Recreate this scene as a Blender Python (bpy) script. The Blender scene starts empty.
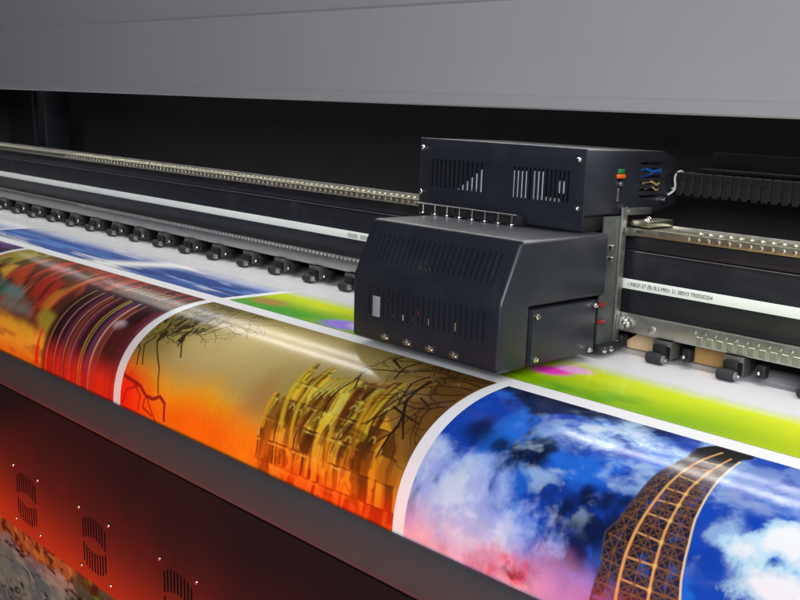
import bpy, bmesh, math, random
import numpy as np
from mathutils import Vector, Matrix

random.seed(7)
S = bpy.context.scene
COL = S.collection
PI = math.pi

# ------------------------------------------------------------------ materials
def mat(name, base, rough=0.4, metal=0.0, spec=0.5, vary=0.0, vscale=40.0, bump=0.0, bscale=400.0, coat=0.0, dust=0.0):
    m = bpy.data.materials.new(name); m.use_nodes = True
    nt = m.node_tree; b = nt.nodes["Principled BSDF"]
    b.inputs["Base Color"].default_value = (*base, 1)
    b.inputs["Roughness"].default_value = rough
    b.inputs["Metallic"].default_value = metal
    b.inputs["Specular IOR Level"].default_value = spec
    b.inputs["Coat Weight"].default_value = coat
    tc = nt.nodes.new("ShaderNodeTexCoord")
    if vary > 0:
        n = nt.nodes.new("ShaderNodeTexNoise"); n.inputs["Scale"].default_value = vscale; n.inputs["Detail"].default_value = 6
        nt.links.new(tc.outputs["Object"], n.inputs["Vector"])
        mx = nt.nodes.new("ShaderNodeMix"); mx.data_type = 'RGBA'
        mx.inputs["A"].default_value = (*[c*(1-vary) for c in base], 1)
        mx.inputs["B"].default_value = (*[min(1, c*(1+vary)) for c in base], 1)
        nt.links.new(n.outputs["Fac"], mx.inputs["Factor"]); nt.links.new(mx.outputs["Result"], b.inputs["Base Color"])
        mr = nt.nodes.new("ShaderNodeMapRange")
        mr.inputs["To Min"].default_value = max(0, rough-0.10*vary*4); mr.inputs["To Max"].default_value = min(1, rough+0.10*vary*4)
        nt.links.new(n.outputs["Fac"], mr.inputs["Value"]); nt.links.new(mr.outputs["Result"], b.inputs["Roughness"])
    if dust > 0:      # fine settled dust and faint wipe marks
        nd = nt.nodes.new("ShaderNodeTexNoise"); nd.inputs["Scale"].default_value = 260; nd.inputs["Detail"].default_value = 2
        ns = nt.nodes.new("ShaderNodeTexNoise"); ns.inputs["Scale"].default_value = 9; ns.inputs["Detail"].default_value = 8; ns.inputs["Distortion"].default_value = 1.2
        nt.links.new(tc.outputs["Object"], nd.inputs["Vector"]); nt.links.new(tc.outputs["Object"], ns.inputs["Vector"])
        r1 = nt.nodes.new("ShaderNodeMapRange"); r1.inputs["From Min"].default_value = .66; r1.inputs["From Max"].default_value = .78; r1.inputs["To Max"].default_value = dust
        r2 = nt.nodes.new("ShaderNodeMapRange"); r2.inputs["From Min"].default_value = .52; r2.inputs["From Max"].default_value = .75; r2.inputs["To Max"].default_value = dust*.45
        nt.links.new(nd.outputs["Fac"], r1.inputs["Value"]); nt.links.new(ns.outputs["Fac"], r2.inputs["Value"])
        ad = nt.nodes.new("ShaderNodeMath"); ad.operation = 'ADD'
        nt.links.new(r1.outputs["Result"], ad.inputs[0]); nt.links.new(r2.outputs["Result"], ad.inputs[1])
        md = nt.nodes.new("ShaderNodeMix"); md.data_type = 'RGBA'; md.inputs["B"].default_value = (.16, .16, .16, 1)
        nt.links.new(mx.outputs["Result"], md.inputs["A"]); nt.links.new(ad.outputs[0], md.inputs["Factor"]); nt.links.new(md.outputs["Result"], b.inputs["Base Color"])
    if bump > 0:
        n2 = nt.nodes.new("ShaderNodeTexNoise"); n2.inputs["Scale"].default_value = bscale; n2.inputs["Detail"].default_value = 3
        nt.links.new(tc.outputs["Object"], n2.inputs["Vector"])
        bp = nt.nodes.new("ShaderNodeBump"); bp.inputs["Strength"].default_value = bump; bp.inputs["Distance"].default_value = 0.0006
        nt.links.new(n2.outputs["Fac"], bp.inputs["Height"]); nt.links.new(bp.outputs["Normal"], b.inputs["Normal"])
    return m

def ink_mat(name, rough=0.18):
    m = bpy.data.materials.new(name); m.use_nodes = True
    nt = m.node_tree; b = nt.nodes["Principled BSDF"]
    a = nt.nodes.new("ShaderNodeAttribute"); a.attribute_name = "ink"
    nt.links.new(a.outputs["Color"], b.inputs["Base Color"])
    b.inputs["Roughness"].default_value = rough; b.inputs["Specular IOR Level"].default_value = .40
    tc = nt.nodes.new("ShaderNodeTexCoord")
    n = nt.nodes.new("ShaderNodeTexNoise"); n.inputs["Scale"].default_value = 9; n.inputs["Detail"].default_value = 3
    nt.links.new(tc.outputs["Object"], n.inputs["Vector"])
    bp = nt.nodes.new("ShaderNodeBump"); bp.inputs["Strength"].default_value = 0.12; bp.inputs["Distance"].default_value = 0.004
    nt.links.new(n.outputs["Fac"], bp.inputs["Height"]); nt.links.new(bp.outputs["Normal"], b.inputs["Normal"])
    return m

M = dict(
    navy=mat("navy_powder_coat", (.0165, .0185, .0260), .38, 0, .5, .16, 18, .12, 1500, 0, .14),
    beam=mat("dark_anodised_beam", (.0055, .0065, .010), .45, 0, .5, .15, 12, .05, 900, 0, .12),
    black=mat("black_plastic", (.010, .010, .011), .5, 0, .4, .15, 60),
    railsteel=mat('satin_rail_steel', (.42, .41, .38), .42, 1.0, .5, .2, 60),
    trim=mat('grey_trim_paint', (.042, .050, .056), .40, 0, .5, .08, 14, .05, 900),
    inner=mat('dark_inner_sheet', (.050, .051, .055), .6, 0, .3, .2, 10),
    void=mat("matt_black", (.003, .003, .0035), .9, 0, .1),
    chain=mat("worn_black_plastic", (.014, .014, .0135), .5, 0, .4, .25, 60),
    rubber=mat("dark_rubber", (.022, .022, .025), .55, 0, .45, .25, 120, .3, 900),
    hood=mat("grey_painted_steel", (.335, .318, .330), .42, 0, .4, .10, 2.2, .04, 700),
    panel=mat("charcoal_gloss_panel", (.007, .0065, .008), .235, 0, .5, .10, 8, .05, 900),
    platen=mat("platen_metal", (.10, .10, .105), .5, .6, .5),
    paper=mat("white_coated_paper", (.80, .80, .82), .24, 0, .5, .015, 5),
    steel=mat("brushed_steel", (.66, .65, .62), .38, 1.0, .5, .15, 80),
    chrome=mat("bright_screw_steel", (.80, .79, .76), .16, 1.0),
    rail=mat("ground_rail_steel", (.50, .485, .37), .36, 1.0, .5, .2, 60),
    dullsteel=mat("dull_bracket_steel", (.17, .17, .165), .45, .8, .5, .2, 50),
    board=mat("green_grey_plate", (.07, .078, .072), .45, .2, .5, .3, 60),
    tape=mat("white_scale_tape", (.66, .68, .64), .5, 0, .3, .05, 30),
    mark=mat("black_marking", (.05, .05, .05), .6),
    worn=mat("worn_tape_mark", (.36, .37, .34), .6, 0, .3, .3, 200),
    tan=mat("tan_board", (.62, .44, .25), .65, 0, .3, .25, 30, .2, 300),
    brown=mat("brown_board", (.42, .24, .08), .65, 0, .3, .25, 30, .2, 300),
    red=mat("red_plastic", (.24, .014, .012), .4), orange=mat("orange_plastic", (.60, .10, .01), .4),
    green=mat("green_plastic", (.02, .14, .03), .4), blue=mat("blue_wire", (.01, .10, .42), .4),
    white=mat("white_wire", (.75, .75, .74), .4), yellow=mat("tan_wire", (.50, .33, .12), .4),
    finmetal=mat('pale_fin_metal', (.62, .61, .66), .5, .0, .5, .2, 60), hub=mat('grey_hub_plastic', (.20, .20, .21), .4, .3, .5, .3, 200),
    sticker=mat("grey_sticker", (.30, .31, .33), .5), magenta=mat("magenta_plastic", (.28, .015, .06), .4),
    floor=mat("grey_floor", (.10, .10, .10), .5, 0, .4, .2, 4),
)
INK = ink_mat("printed_ink")

# ------------------------------------------------------------------ mesh helpers (all in world coordinates)
def bm_new(): return bmesh.new()

def add_box(bm, x0, x1, y0, y1, z0, z1, bev=0.0, seg=2):
    r = bmesh.ops.create_cube(bm, size=1.0)
    vs = r['verts']
    for v in vs:
        v.co = Vector(((x0+x1)/2 + v.co.x*(x1-x0), (y0+y1)/2 + v.co.y*(y1-y0), (z0+z1)/2 + v.co.z*(z1-z0)))
    if bev > 0:
        es = list({e for v in vs for e in v.link_edges})
        bmesh.ops.bevel(bm, geom=es, offset=bev, segments=seg, profile=.5, affect='EDGES')
    return bm

def add_cyl(bm, p, axis, r, h, n=20, r2=None, bev=0.0):
    """cylinder from p along axis for h"""
    a = Vector(axis).normalized()
    rot = Vector((0, 0, 1)).rotation_difference(a).to_matrix().to_4x4()
    mtx = Matrix.Translation(Vector(p) + a*h/2) @ rot
    rr = bmesh.ops.create_cone(bm, cap_ends=True, segments=n, radius1=r, radius2=r if r2 is None else r2, depth=h, matrix=mtx)
    if bev > 0:
        es = [e for e in {e for v in rr['verts'] for e in v.link_edges} if any(len(f.verts) > 4 for f in e.link_faces)]
        bmesh.ops.bevel(bm, geom=es, offset=bev, segments=2, profile=.5, affect='EDGES')
    return bm

def add_dome(bm, p, axis, r, flat=.6, n=10):
    a = Vector(axis).normalized()
    rot = Vector((0, 0, 1)).rotation_difference(a).to_matrix().to_4x4()
    mtx = Matrix.Translation(Vector(p)) @ rot @ Matrix.Diagonal((1, 1, flat, 1))
    bmesh.ops.create_uvsphere(bm, u_segments=n, v_segments=6, radius=r, matrix=mtx)

def add_prism(bm, prof, x0, x1, bev=0.0, seg=3, cap=True):
    """(y,z) polygon extruded along x"""
    a = [bm.verts.new((x0, y, z)) for y, z in prof]
    b = [bm.verts.new((x1, y, z)) for y, z in prof]
    n = len(prof); fs = []
    for i in range(n):
        j = (i+1) % n
        fs.append(bm.faces.new((a[i], a[j], b[j], b[i])))
    if cap:
        fs.append(bm.faces.new(a[::-1])); fs.append(bm.faces.new(b))
    bmesh.ops.recalc_face_normals(bm, faces=fs)
    if bev > 0:
        es = list({e for f in fs for e in f.edges})
        bmesh.ops.bevel(bm, geom=es, offset=bev, segments=seg, profile=.5, affect='EDGES', clamp_overlap=True)
    return bm

def add_tube(bm, pts, r, n=8):
    pts = [Vector(p) for p in pts]; rings = []
    up = Vector((0.13, .31, .94))
    for i, p in enumerate(pts):
        t = (pts[min(i+1, len(pts)-1)] - pts[max(i-1, 0)]).normalized()
        u = t.cross(up).normalized(); w = t.cross(u).normalized()
        rings.append([bm.verts.new(p + r*(u*math.cos(2*PI*k/n) + w*math.sin(2*PI*k/n))) for k in range(n)])
    for a, b in zip(rings, rings[1:]):
        for k in range(n):
            bm.faces.new((a[k], a[(k+1) % n], b[(k+1) % n], b[k]))
    bm.faces.new(rings[0][::-1]); bm.faces.new(rings[-1])
    return bm

BASE = {}
def thing(name, label, cat, loc):
    o = bpy.data.objects.new(name, None); COL.objects.link(o)
    o.empty_display_size = .05; o.location = loc; o['label'] = label; o['category'] = cat
    BASE[o.name] = Vector(loc)
    return o

def obj(name, bm, m, parent=None, label=None, smooth=35, at=None):
    """one mesh object; world coordinates when at is None, else mesh stays local and is placed at `at` (world)"""
    me = bpy.data.meshes.new(name)
    if isinstance(bm, bmesh.types.BMesh):
        bmesh.ops.recalc_face_normals(bm, faces=bm.faces)
        bm.to_mesh(me); bm.free()
    else:
        me = bm
    if m is not None and len(me.materials) == 0: me.materials.append(m)
    if smooth:
        for p in me.polygons: p.use_smooth = True
        try: me.set_sharp_from_angle(angle=math.radians(smooth))
        except Exception: pass
    o = bpy.data.objects.new(name, me); COL.objects.link(o)
    if parent is not None:
        o.parent = parent
        if parent.name in BASE:
            o.location = (Vector(at) if at is not None else Vector((0, 0, 0))) - BASE[parent.name]
    elif at is not None: o.location = at
    if label: o['label'] = label
    return o

def cut(o, cbm, m=None):
    """boolean difference, baked into the mesh"""
    me = bpy.data.meshes.new("cutter"); bmesh.ops.recalc_face_normals(cbm, faces=cbm.faces); cbm.to_mesh(me); cbm.free()
    if m: me.materials.append(m)
    c = bpy.data.objects.new("cutter", me); COL.objects.link(c)
    c.matrix_world = Matrix.Translation(o.location + (BASE[o.parent.name] if o.parent and o.parent.name in BASE else Vector()))
    md = o.modifiers.new("b", 'BOOLEAN'); md.object = c; md.operation = 'DIFFERENCE'; md.solver = 'EXACT'
    bpy.context.view_layer.update()
    dg = bpy.context.evaluated_depsgraph_get()
    nm = bpy.data.meshes.new_from_object(o.evaluated_get(dg), preserve_all_data_layers=True, depsgraph=dg)
    o.modifiers.clear(); old = o.data; o.data = nm; nm.name = old.name
    bpy.data.objects.remove(c); bpy.data.meshes.remove(me)
    try: nm.set_sharp_from_angle(angle=math.radians(35))
    except Exception: pass

# ------------------------------------------------------------------ the curve the paper follows over the platen
YC, PA, PB, PN = 1.14, .248, .2, 2.4
def profile(n=160, yback=1.66, zlow=-.42):
    th = np.linspace(0, PI/2, n)
    y = YC - PA*np.sin(th)**(2/PN); z = -PB + PB*np.cos(th)**(2/PN)
    y = np.concatenate([[yback], y, [YC-PA]]); z = np.concatenate([[0], z, [zlow]])
    s = np.concatenate([[0], np.cumsum(np.hypot(np.diff(y), np.diff(z)))])
    s = s - np.interp(-1.105, -y, s)
    return y, z, s
FY, FZ, FS = profile(4000)
def on_curve(s, off):
    y = np.interp(s, FS, FY); z = np.interp(s, FS, FZ)
    e = 1e-3
    ty = np.interp(s+e, FS, FY) - np.interp(s-e, FS, FY); tz = np.interp(s+e, FS, FZ) - np.interp(s-e, FS, FZ)
    L = np.hypot(ty, tz)
    return y - off*(-tz/L)*-1*-1, z + off*(-ty/L)

# ------------------------------------------------------------------ 1. the printer
printer = thing("wide_format_printer", "large printer with dark crossbeam, long grey hood and charcoal front panel", "printer", (-1.7, 1.45, -.72))
XL, XRT = -4.9, .9

# hood: painted sheet-steel front with a bent lower lip, closed over the machine
bm = bm_new()
add_prism(bm, [(1.300, .4225), (1.288, .4225), (1.2855, .4250), (1.2865, .4425), (1.2900, .4460), (1.3060, .5005), (1.3063, .5020),
               (1.3040, .6020), (1.3000, .6060), (1.2900, .640), (1.290, .700), (1.31, .701), (1.31, .640), (1.314, .60), (1.314, .50), (1.298, .449), (1.297, .44)], XL, XRT)
obj("hood", bm, M['hood'], printer, smooth=20)
bm = bm_new()
add_prism(bm, [(1.284, .7055), (1.31, .90), (2.05, .95), (2.05, .93), (1.35, .88), (1.310, .7055)], XL, XRT)
obj("hood_lid", bm, M['hood'], printer)
bm = bm_new(); add_box(bm, XL, XRT, 1.95, 1.97, -.3, .93)
obj("back_panel", bm, M['inner'], printer)
bm = bm_new(); add_box(bm, XL-.02, XL, 1.2, 1.97, -.3, .93)
obj("side_panel", bm, M['inner'], printer)
bm = bm_new(); add_box(bm, -4.005, -3.935, 1.70, 1.80, .0, .9, .01); add_box(bm, -4.045, -4.03, 1.70, 1.80, .0, .9, .002)
obj("upright_post", bm, M['navy'], printer)
bm = bm_new(); add_box(bm, XL, XRT, 1.325, 1.355, .452, .462, .001)
obj("lamp_strip", bm, M['white'], printer)

# crossbeam
bm = bm_new(); add_box(bm, XL, XRT, 1.45, 1.62, .075, .1865, .0015)
beam = obj("crossbeam", bm, M['beam'], printer)
bm = bm_new(); add_box(bm, XL, XRT, 1.4530, 1.62, .1875, .2135, .0015); obj("crossbeam_cap", bm, M['beam'], beam)
bm = bm_new(); add_box(bm, XL, XRT, 1.4478, 1.4495, .1852, .1864); obj("trim_line", bm, M['steel'], beam)
def rail_bumps(bm, x0, x1, pitch, y, z, axis, r, flat):
    x = x0
    while x < x1:
        add_dome(bm, (x, y, z), axis, r, flat, 8); x += pitch
bm = bm_new(); add_box(bm, XL, XRT, 1.4440, 1.515, .2140, .2275, .001)
for a, b in ((-3.2, -1.30), (-.862, .4)):
    rail_bumps(bm, a, b, .0193, 1.4440, .2206, (0, -1, 0), .0042, .5)
    rail_bumps(bm, a+.004, b, .0193, 1.478, .2275, (0, 0, 1), .0058, .55)
obj("guide_rail", bm, M['rail'], beam)
bm = bm_new(); add_box(bm, XL, XRT, 1.5155, 1.522, .2140, .2310, .0008); obj("rail_edge", bm, M['steel'], beam)
# scale tape with printed text
bm = bm_new(); add_box(bm, XL, XRT, 1.4480, 1.4497, .1172, .1352, .0003)
tape = obj("scale_tape", bm, M['tape'], beam)
for x, w_ in ((-1.766, .034), (-1.722, .026), (-1.684, .012)):
    bm = bm_new(); add_box(bm, x, x+w_, 1.4470, 1.4479, .1215, .1300); obj("worn_mark", bm, M['worn'], tape)
cu = bpy.data.curves.new("tape_text", 'FONT'); cu.body = "( RBGF-27 (B) 0L5-PR01 21 380V3 TR0550254"; cu.size = .0098; cu.extrude = .0001; cu.space_character = .9
to = bpy.data.objects.new("tape_text", cu); COL.objects.link(to); bpy.context.view_layer.update()
dg = bpy.context.evaluated_depsgraph_get(); tm = bpy.data.meshes.new_from_object(to.evaluated_get(dg), depsgraph=dg)
bpy.data.objects.remove(to)
xs = [v.co.x for v in tm.vertices]; w = max(xs) - min(xs)
tm.transform(Matrix.Translation((-.980, 1.4477, .1230)) @ Matrix.Rotation(PI/2, 4, 'X') @ Matrix.Scale(.172/w, 4, (1, 0, 0)))
tm.materials.clear(); tm.name = "tape_text"
obj("tape_text", tm, M['mark'], tape, smooth=0)
# lower rail
bm = bm_new(); add_box(bm, XL, XRT, 1.4340, 1.4500, .0425, .0745, .0012)
rail_bumps(bm, -.826, .4, .0195, 1.4340, .0660, (0, -1, 0), .0035, .5)
for a, b in ((-.826, .4),):
    x = a
    while x < b:
        add_box(bm, x+.003, x+.0155, 1.4325, 1.4341, .0455, .0600, .0008, 1); x += .0195
x = -3.10
while x < -1.34:
    add_box(bm, x, x+.010, 1.4318, 1.4345, .0690, .0752, .0008, 1); x += .0150
lowrail = obj("lower_rail", bm, M['railsteel'], beam)
bm = bm_new(); add_box(bm, XL, XRT, 1.4315, 1.4338, .0752, .0766, .0003); obj("rail_lip", bm, M['steel'], beam)
for x in (-.975, -.912):
    bm = bm_new(); add_cyl(bm, (x, 1.4345, .0545), (0, -1, 0), .0075, .0035, 20, None, .001); obj("bolt", bm, M['steel'], lowrail)
bm = bm_new(); add_box(bm, XL, XRT, 1.505, 1.62, .014, .0745); obj("light_stop_box", bm, M['void'], printer)  # black box added under the beam so no light shows behind the rollers

# pinch roller units under the beam
def pinch_unit():
    bm = bm_new()
    add_box(bm, -.020, .020, .018, .062, .012, .040, .002); add_box(bm, -.013, .013, .004, .022, .013, .034, .002)
    root = obj("pinch_roller", bm, M['black'], printer, at=(-.888, 1.418, 0))
    bm = bm_new()
    add_cyl(bm, (-.0185, 0, .0108), (1, 0, 0), .0096, .030, 28, None, .0014)
    for k in range(7): add_cyl(bm, (-.0165+k*.0042, 0, .0108), (1, 0, 0), .0103, .0024, 28, None, .0005)
    obj("roller", bm, M['rubber'], root)
    bm = bm_new(); add_cyl(bm, (.0115, 0, .0108), (1, 0, 0), .0072, .0035, 24, None, .0008); obj("hub", bm, M['hub'], root)
    bm = bm_new(); add_cyl(bm, (.0150, 0, .0108), (1, 0, 0), .0028, .0055, 14, None, .0008); obj("axle_pin", bm, M['chrome'], root)
    bm = bm_new(); add_box(bm, -.016, .021, .010, .0125, .032, .0415, .0006); add_box(bm, .018, .0205, .0130, .040, .010, .0410, .0006)
    obj("bracket", bm, M['dullsteel'], root)
    bm = bm_new(); add_cyl(bm, (.050, .012, .022), (0, -1, 0), .0040, .006, 12, None, .001); add_box(bm, .042, .058, .012, .03, .012, .034, .002)
    obj("spring_bolt", bm, M['black'], root)
    bm = bm_new(); add_dome(bm, (.050, .005, .022), (0, -1, 0), .0030, .7, 10); obj("bolt_head", bm, M['chrome'], root)
    return root
unit0 = pinch_unit()
for k in list(range(-6, 0)) + list(range(1, 25)):
    c = unit0.copy(); COL.objects.link(c); c.location = unit0.location + Vector((-.1405*k+random.uniform(-.003, .003), random.uniform(-.002, .002), 0)); c.rotation_euler = (0, 0, random.uniform(-.06, .06))
    for ch in unit0.children:
        d = ch.copy(); COL.objects.link(d); d.parent = c

# platen below the paper
y, z, s = profile(60, 1.9, -.30)
prof = [(yy+.004*(0 if i == 0 else 1), zz-.003) for i, (yy, zz) in enumerate(zip(y, z))] + [(1.0, -.30), (1.9, -.12)]
bm = bm_new(); add_prism(bm, prof, XL, XRT); obj("platen", bm, M['platen'], printer)

# charcoal front panel with a rolled top edge and round fan grilles
arc = []
R1 = .030
for k in range(13):
    a = PI*k/24
    arc.append((.870+R1-R1*math.sin(PI/2 - a) , -.2195+R1*math.sin(a)))
trim = [(.8690, -.2560), (.8672, -.2545)] + [(.8905-.0235*math.cos(PI/2*k/14)**.8, -.2520+.0662*math.sin(PI/2*k/14)) for k in range(14)] + [(.8885, -.1858), (.8902, -.187), (.8902, -.2560)]
bm = bm_new()
add_prism(bm, [(.866, -.600), (.866, -.2575), (.8690, -.2575), (.8890, -.2585), (.876, -.32), (.876, -.60)], XL, XRT)
panel = obj("front_panel", bm, M['panel'], printer, smooth=50)
bm = bm_new(); add_prism(bm, trim, XL, XRT); obj('edge_trim', bm, M['trim'], panel, smooth=60)
GX = [-2.537+.3337*k for k in range(6)]
cb = bm_new()
for gx in GX:
    for k in range(9):
        x = gx - .048 + k*.012
        hh = .061 - .013*(abs(x-gx)/.048)**3; inn = .017 - .012*(abs(x-gx)/.048)**1.5
        if hh > inn+.004:
            add_box(cb, x-.0030, x+.0030, .856, .870, -.510+inn, -.510+hh)
            add_box(cb, x-.0030, x+.0030, .856, .870, -.510-hh, -.510-inn)
cut(panel, cb, M['void'])
for gx in GX:
    for sx, sz in ((-1, 1), (1, 1), (-1, -1), (1, -1)):
        bm = bm_new(); add_dome(bm, (gx+sx*.0655, .8660, -.510+sz*.0668), (0, -1, 0), .0042, .55, 12)
        obj("screw", bm, M['chrome'], panel)

bm = bm_new(); add_box(bm, XL, XRT, .748, .754, -1.0, -.80); obj('light_stop_plate', bm, M['black'], printer)  # unseen plate added to keep the red lamp light off the hanging print

# ------------------------------------------------------------------ 2. the print head carriage
car = thing("print_carriage", "dark vented print head carriage riding along the crossbeam over the paper", "print head", (-1.15, 1.25, .012))
x0, x1 = -1.3255, -.972
bm = bm_new()
add_prism(bm, [(1.099, .0135), (1.099, .1245), (1.142, .2215), (1.372, .2215), (1.372, .1135), (1.1690, .1135), (1.1690, .0135)], x0, x1, .0075, 4)
cover = obj("head_cover", bm, M['navy'], car, smooth=40)
cb = bm_new()
sl = Vector((0, .043, .097)).normalized(); nn = Vector((0, -.097, .043)).normalized()
p0 = Vector((0, 1.099, .1245))
def slope_box(bm, x, t0, t1, w, d):
    r = bmesh.ops.create_cube(bm, size=1.0)
    for v in r['verts']:
        q = p0 + sl*((t0+t1)/2 + v.co.z*(t1-t0)) + nn*(v.co.y*d*2)
        v.co = Vector((x + v.co.x*w, q.y, q.z))
for k in range(24):
    slope_box(cb, -1.2905+k*.01245, .031, .081, .0044, .009)
for k in range(23):
    x = -1.2800+k*.01237
    if k in (1,): continue
    add_box(cb, x-.0021, x+.0021, 1.09, 1.108, .0600, .1095)
cut(cover, cb, M['void'])
# bits seen through the slots
bm = bm_new(); add_box(bm, -1.2695, -1.2515, 1.0978, 1.0995, .0585, .0945, .0003); obj("sticker", bm, M['sticker'], cover)
def slot_bit(name, k, z0, z1, m):
    x = -1.2800+k*.01237
    bm = bm_new(); add_box(bm, x-.0018, x+.0018, 1.1006, 1.1062, z0, z1, .0006, 1); obj(name, bm, M[m], cover)
for a in ((4, .091, .094, 'steel'), (7, .062, .072, 'white'), (9, .063, .072, 'magenta'), (10, .076, .086, 'magenta'),
          (12, .064, .076, 'sticker'), (17, .066, .080, 'yellow'), (5, .064, .069, 'steel')):
    slot_bit("cable_end", *a)
bm = bm_new()
for k, (t, h) in enumerate(((.030, .004), (.029, .003), (.028, .006))):
    x = -1.173+k*.0122; q = p0 + sl*(t+.004) - nn*.004
    add_box(bm, x-.002, x+.006, q.y-.003, q.y+.001, q.z-.002, q.z+h, .0004, 1)
obj("latch_spring", bm, M['chrome'], cover)
# four latches along the lower front edge
for x in (-1.2358, -1.1801, -1.1248, -1.0691):
    bm = bm_new(); add_box(bm, x-.0105, x+.0105, 1.0968, 1.0993, .0215, .0320, .0008); lt = obj("latch", bm, M['dullsteel'], cover)
    bm = bm_new()
    for dx, dz, rr in ((-.0055, .0012, .0030), (.0062, -.0010, .0034)):
        add_dome(bm, (x+dx, 1.0967, .0268+dz), (0, -1, 0), rr, .8, 10)
    obj("rivet", bm, M['chrome'], lt)
    bm = bm_new(); add_box(bm, x-.0022, x+.0030, 1.0950, 1.0970, .0222, .0345, .0007); add_box(bm, x-.0075, x+.0012, 1.0942, 1.0952, .0275, .0300, .0004); obj("lever", bm, M['steel'], lt)
# side plate with corner screws in the notch of the cover
bm = bm_new(); add_box(bm, -1.30, -.9745, 1.1745, 1.350, .0160, .1080, .002)
side = obj("side_box", bm, M['navy'], car)
bm = bm_new(); add_box(bm, -.9742, -.9720, 1.1765, 1.344, .0175, .1065, .0008); plate = obj("side_plate", bm, M['navy'], side)
for yy, zz in ((1.184, .098), (1.184, .027), (1.338, .100), (1.330, .023)):
    bm = bm_new(); add_cyl(bm, (-.9720, yy, zz), (1, 0, 0), .0048, .0055, 14, None, .001); add_cyl(bm, (-.9665, yy, zz), (1, 0, 0), .0028, .003, 10)
    obj("screw", bm, M['chrome'], plate)
bm = bm_new(); add_box(bm, -1.30, -1.0, 1.176, 1.40, .1085, .1130); obj("notch_plate", bm, M['void'], side)
# upper electronics box
bm = bm_new(); add_prism(bm, [(1.324, .2495), (1.324, .3610), (1.560, .3610), (1.612, .3400), (1.612, .2650), (1.545, .2495)], -1.3960, -.9955, .0025, 2)
ebox = obj("electronics_box", bm, M['navy'], car)
bm = bm_new(); add_box(bm, -1.3960, -.9950, 1.3200, 1.3236, .2245, .3620, .0012)
front = obj("box_front", bm, M['navy'], ebox)
cb = bm_new()
def vent_x(k, right): return (-1.1535+k*.00945) if right else (-1.3610+k*.01165)
for k in range(12):
    x = vent_x(k, 0); add_box(cb, x-.0031, x+.0031, 1.315, 1.330, .2710, .3240)
for k in range(14):
    x = vent_x(k, 1); add_box(cb, x-.0027, x+.0027, 1.315, 1.330, .2690, .3235)
cut(front, cb)
cb = bm_new(); add_box(cb, -1.37, -1.225, 1.31, 1.360, .266, .329); add_box(cb, -1.165, -1.022, 1.31, 1.360, .264, .328)
for k in range(6):
    add_box(cb, -1.01, -.98, 1.484, 1.553, .2795+k*.0118-.0023, .2795+k*.0118+.0023)
add_box(cb, -1.01, -.98, 1.416, 1.430, .270, .330)
cut(ebox, cb, M['void'])
bm = bm_new()
p = [(-1.300, .268), (-1.228, .268), (-1.228, .316)]
a = [bm.verts.new((x, 1.3242, zz)) for x, zz in p]; b = [bm.verts.new((x, 1.330, zz)) for x, zz in p]
bm.faces.new(a[::-1]); bm.faces.new(b)
for i in range(3): bm.faces.new((a[i], a[(i+1) % 3], b[(i+1) % 3], b[i]))
obj("heat_sink", bm, M['finmetal'], ebox)
bm = bm_new(); add_box(bm, -1.160, -1.1275, 1.3246, 1.332, .266, .316, .001); add_box(bm, -1.113, -1.088, 1.3246, 1.332, .266, .318, .001)
add_box(bm, -1.060, -1.040, 1.3246, 1.332, .284, .305, .001)
obj("fan_frame", bm, M['finmetal'], ebox)
for k in (2, 3, 6, 7, 8, 9, 10, 11):
    x = vent_x(k, 1); bm = bm_new(); add_box(bm, x-.0027, x+.0027, 1.3242, 1.3285, .2690, .2752, .0006); obj("connector_pin", bm, M['white'], ebox)
for k in (9, 10):
    x = vent_x(k, 0); bm = bm_new(); add_box(bm, x-.0027, x+.0027, 1.3242, 1.3285, .2712, .2770, .0006); obj("connector_pin", bm, M['white'], ebox)
for x, zz in ((-1.3855, .3435), (-1.3870, .2600), (-1.0085, .3430), (-1.0070, .2620)):
    bm = bm_new(); add_cyl(bm, (x, 1.3202, zz), (0, -1, 0), .0052, .004, 16, None, .0015); add_dome(bm, (x, 1.3165, zz), (0, -1, 0), .0042, .6, 10)
    obj("screw", bm, M['chrome'], front)
for yy, zz in ((1.440, .258), (1.560, .2720)):
    bm = bm_new(); add_cyl(bm, (-.9957, yy, zz), (1, 0, 0), .0052, .010, 14, None, .001); obj("side_screw", bm, M['chrome'], ebox)
# wires behind the side slots
def wire(name, pts, r, m, n=24):
    P = [Vector(p) for p in pts]; out = []
    for i in range(len(P)-1):
        a = P[max(i-1, 0)]; b = P[i]; c = P[i+1]; d = P[min(i+2, len(P)-1)]
        for k in range(8):
            t = k/8; out.append(.5*((2*b)+(c-a)*t+(2*a-5*b+4*c-d)*t*t+(3*b-a-3*c+d)*t**3))
    out.append(P[-1]); bm = bm_new(); add_tube(bm, out, r); return obj(name, bm, m, ebox)
wire("blue_cable", [(-1.002, 1.484, .325), (-.998, 1.500, .329), (-.9965, 1.525, .324), (-.998, 1.553, .327)], .0030, M['blue'])
wire("blue_cable", [(-1.002, 1.484, .315), (-.998, 1.510, .318), (-.9965, 1.535, .325), (-.998, 1.556, .321)], .0026, M['blue'])
wire("tan_cable", [(-1.002, 1.500, .303), (-.997, 1.520, .306), (-.997, 1.540, .300), (-1.0, 1.553, .303)], .0024, M['yellow'])
wire("tan_cable", [(-1.002, 1.510, .292), (-.997, 1.525, .296), (-.997, 1.540, .290), (-1.0, 1.553, .292)], .0018, M['yellow'])
wire("white_cable", [(-.999, 1.580, .279), (-.985, 1.585, .292), (-.985, 1.583, .315), (-.984, 1.600, .325), (-.980, 1.615, .313), (-.983, 1.610, .296), (-.999, 1.59, .292)], .0022, M['white'])
bm = bm_new(); add_box(bm, -1.000, -.9905, 1.411, 1.433, .3125, .320, .002); obj("orange_lamp", bm, M['orange'], ebox)
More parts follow.
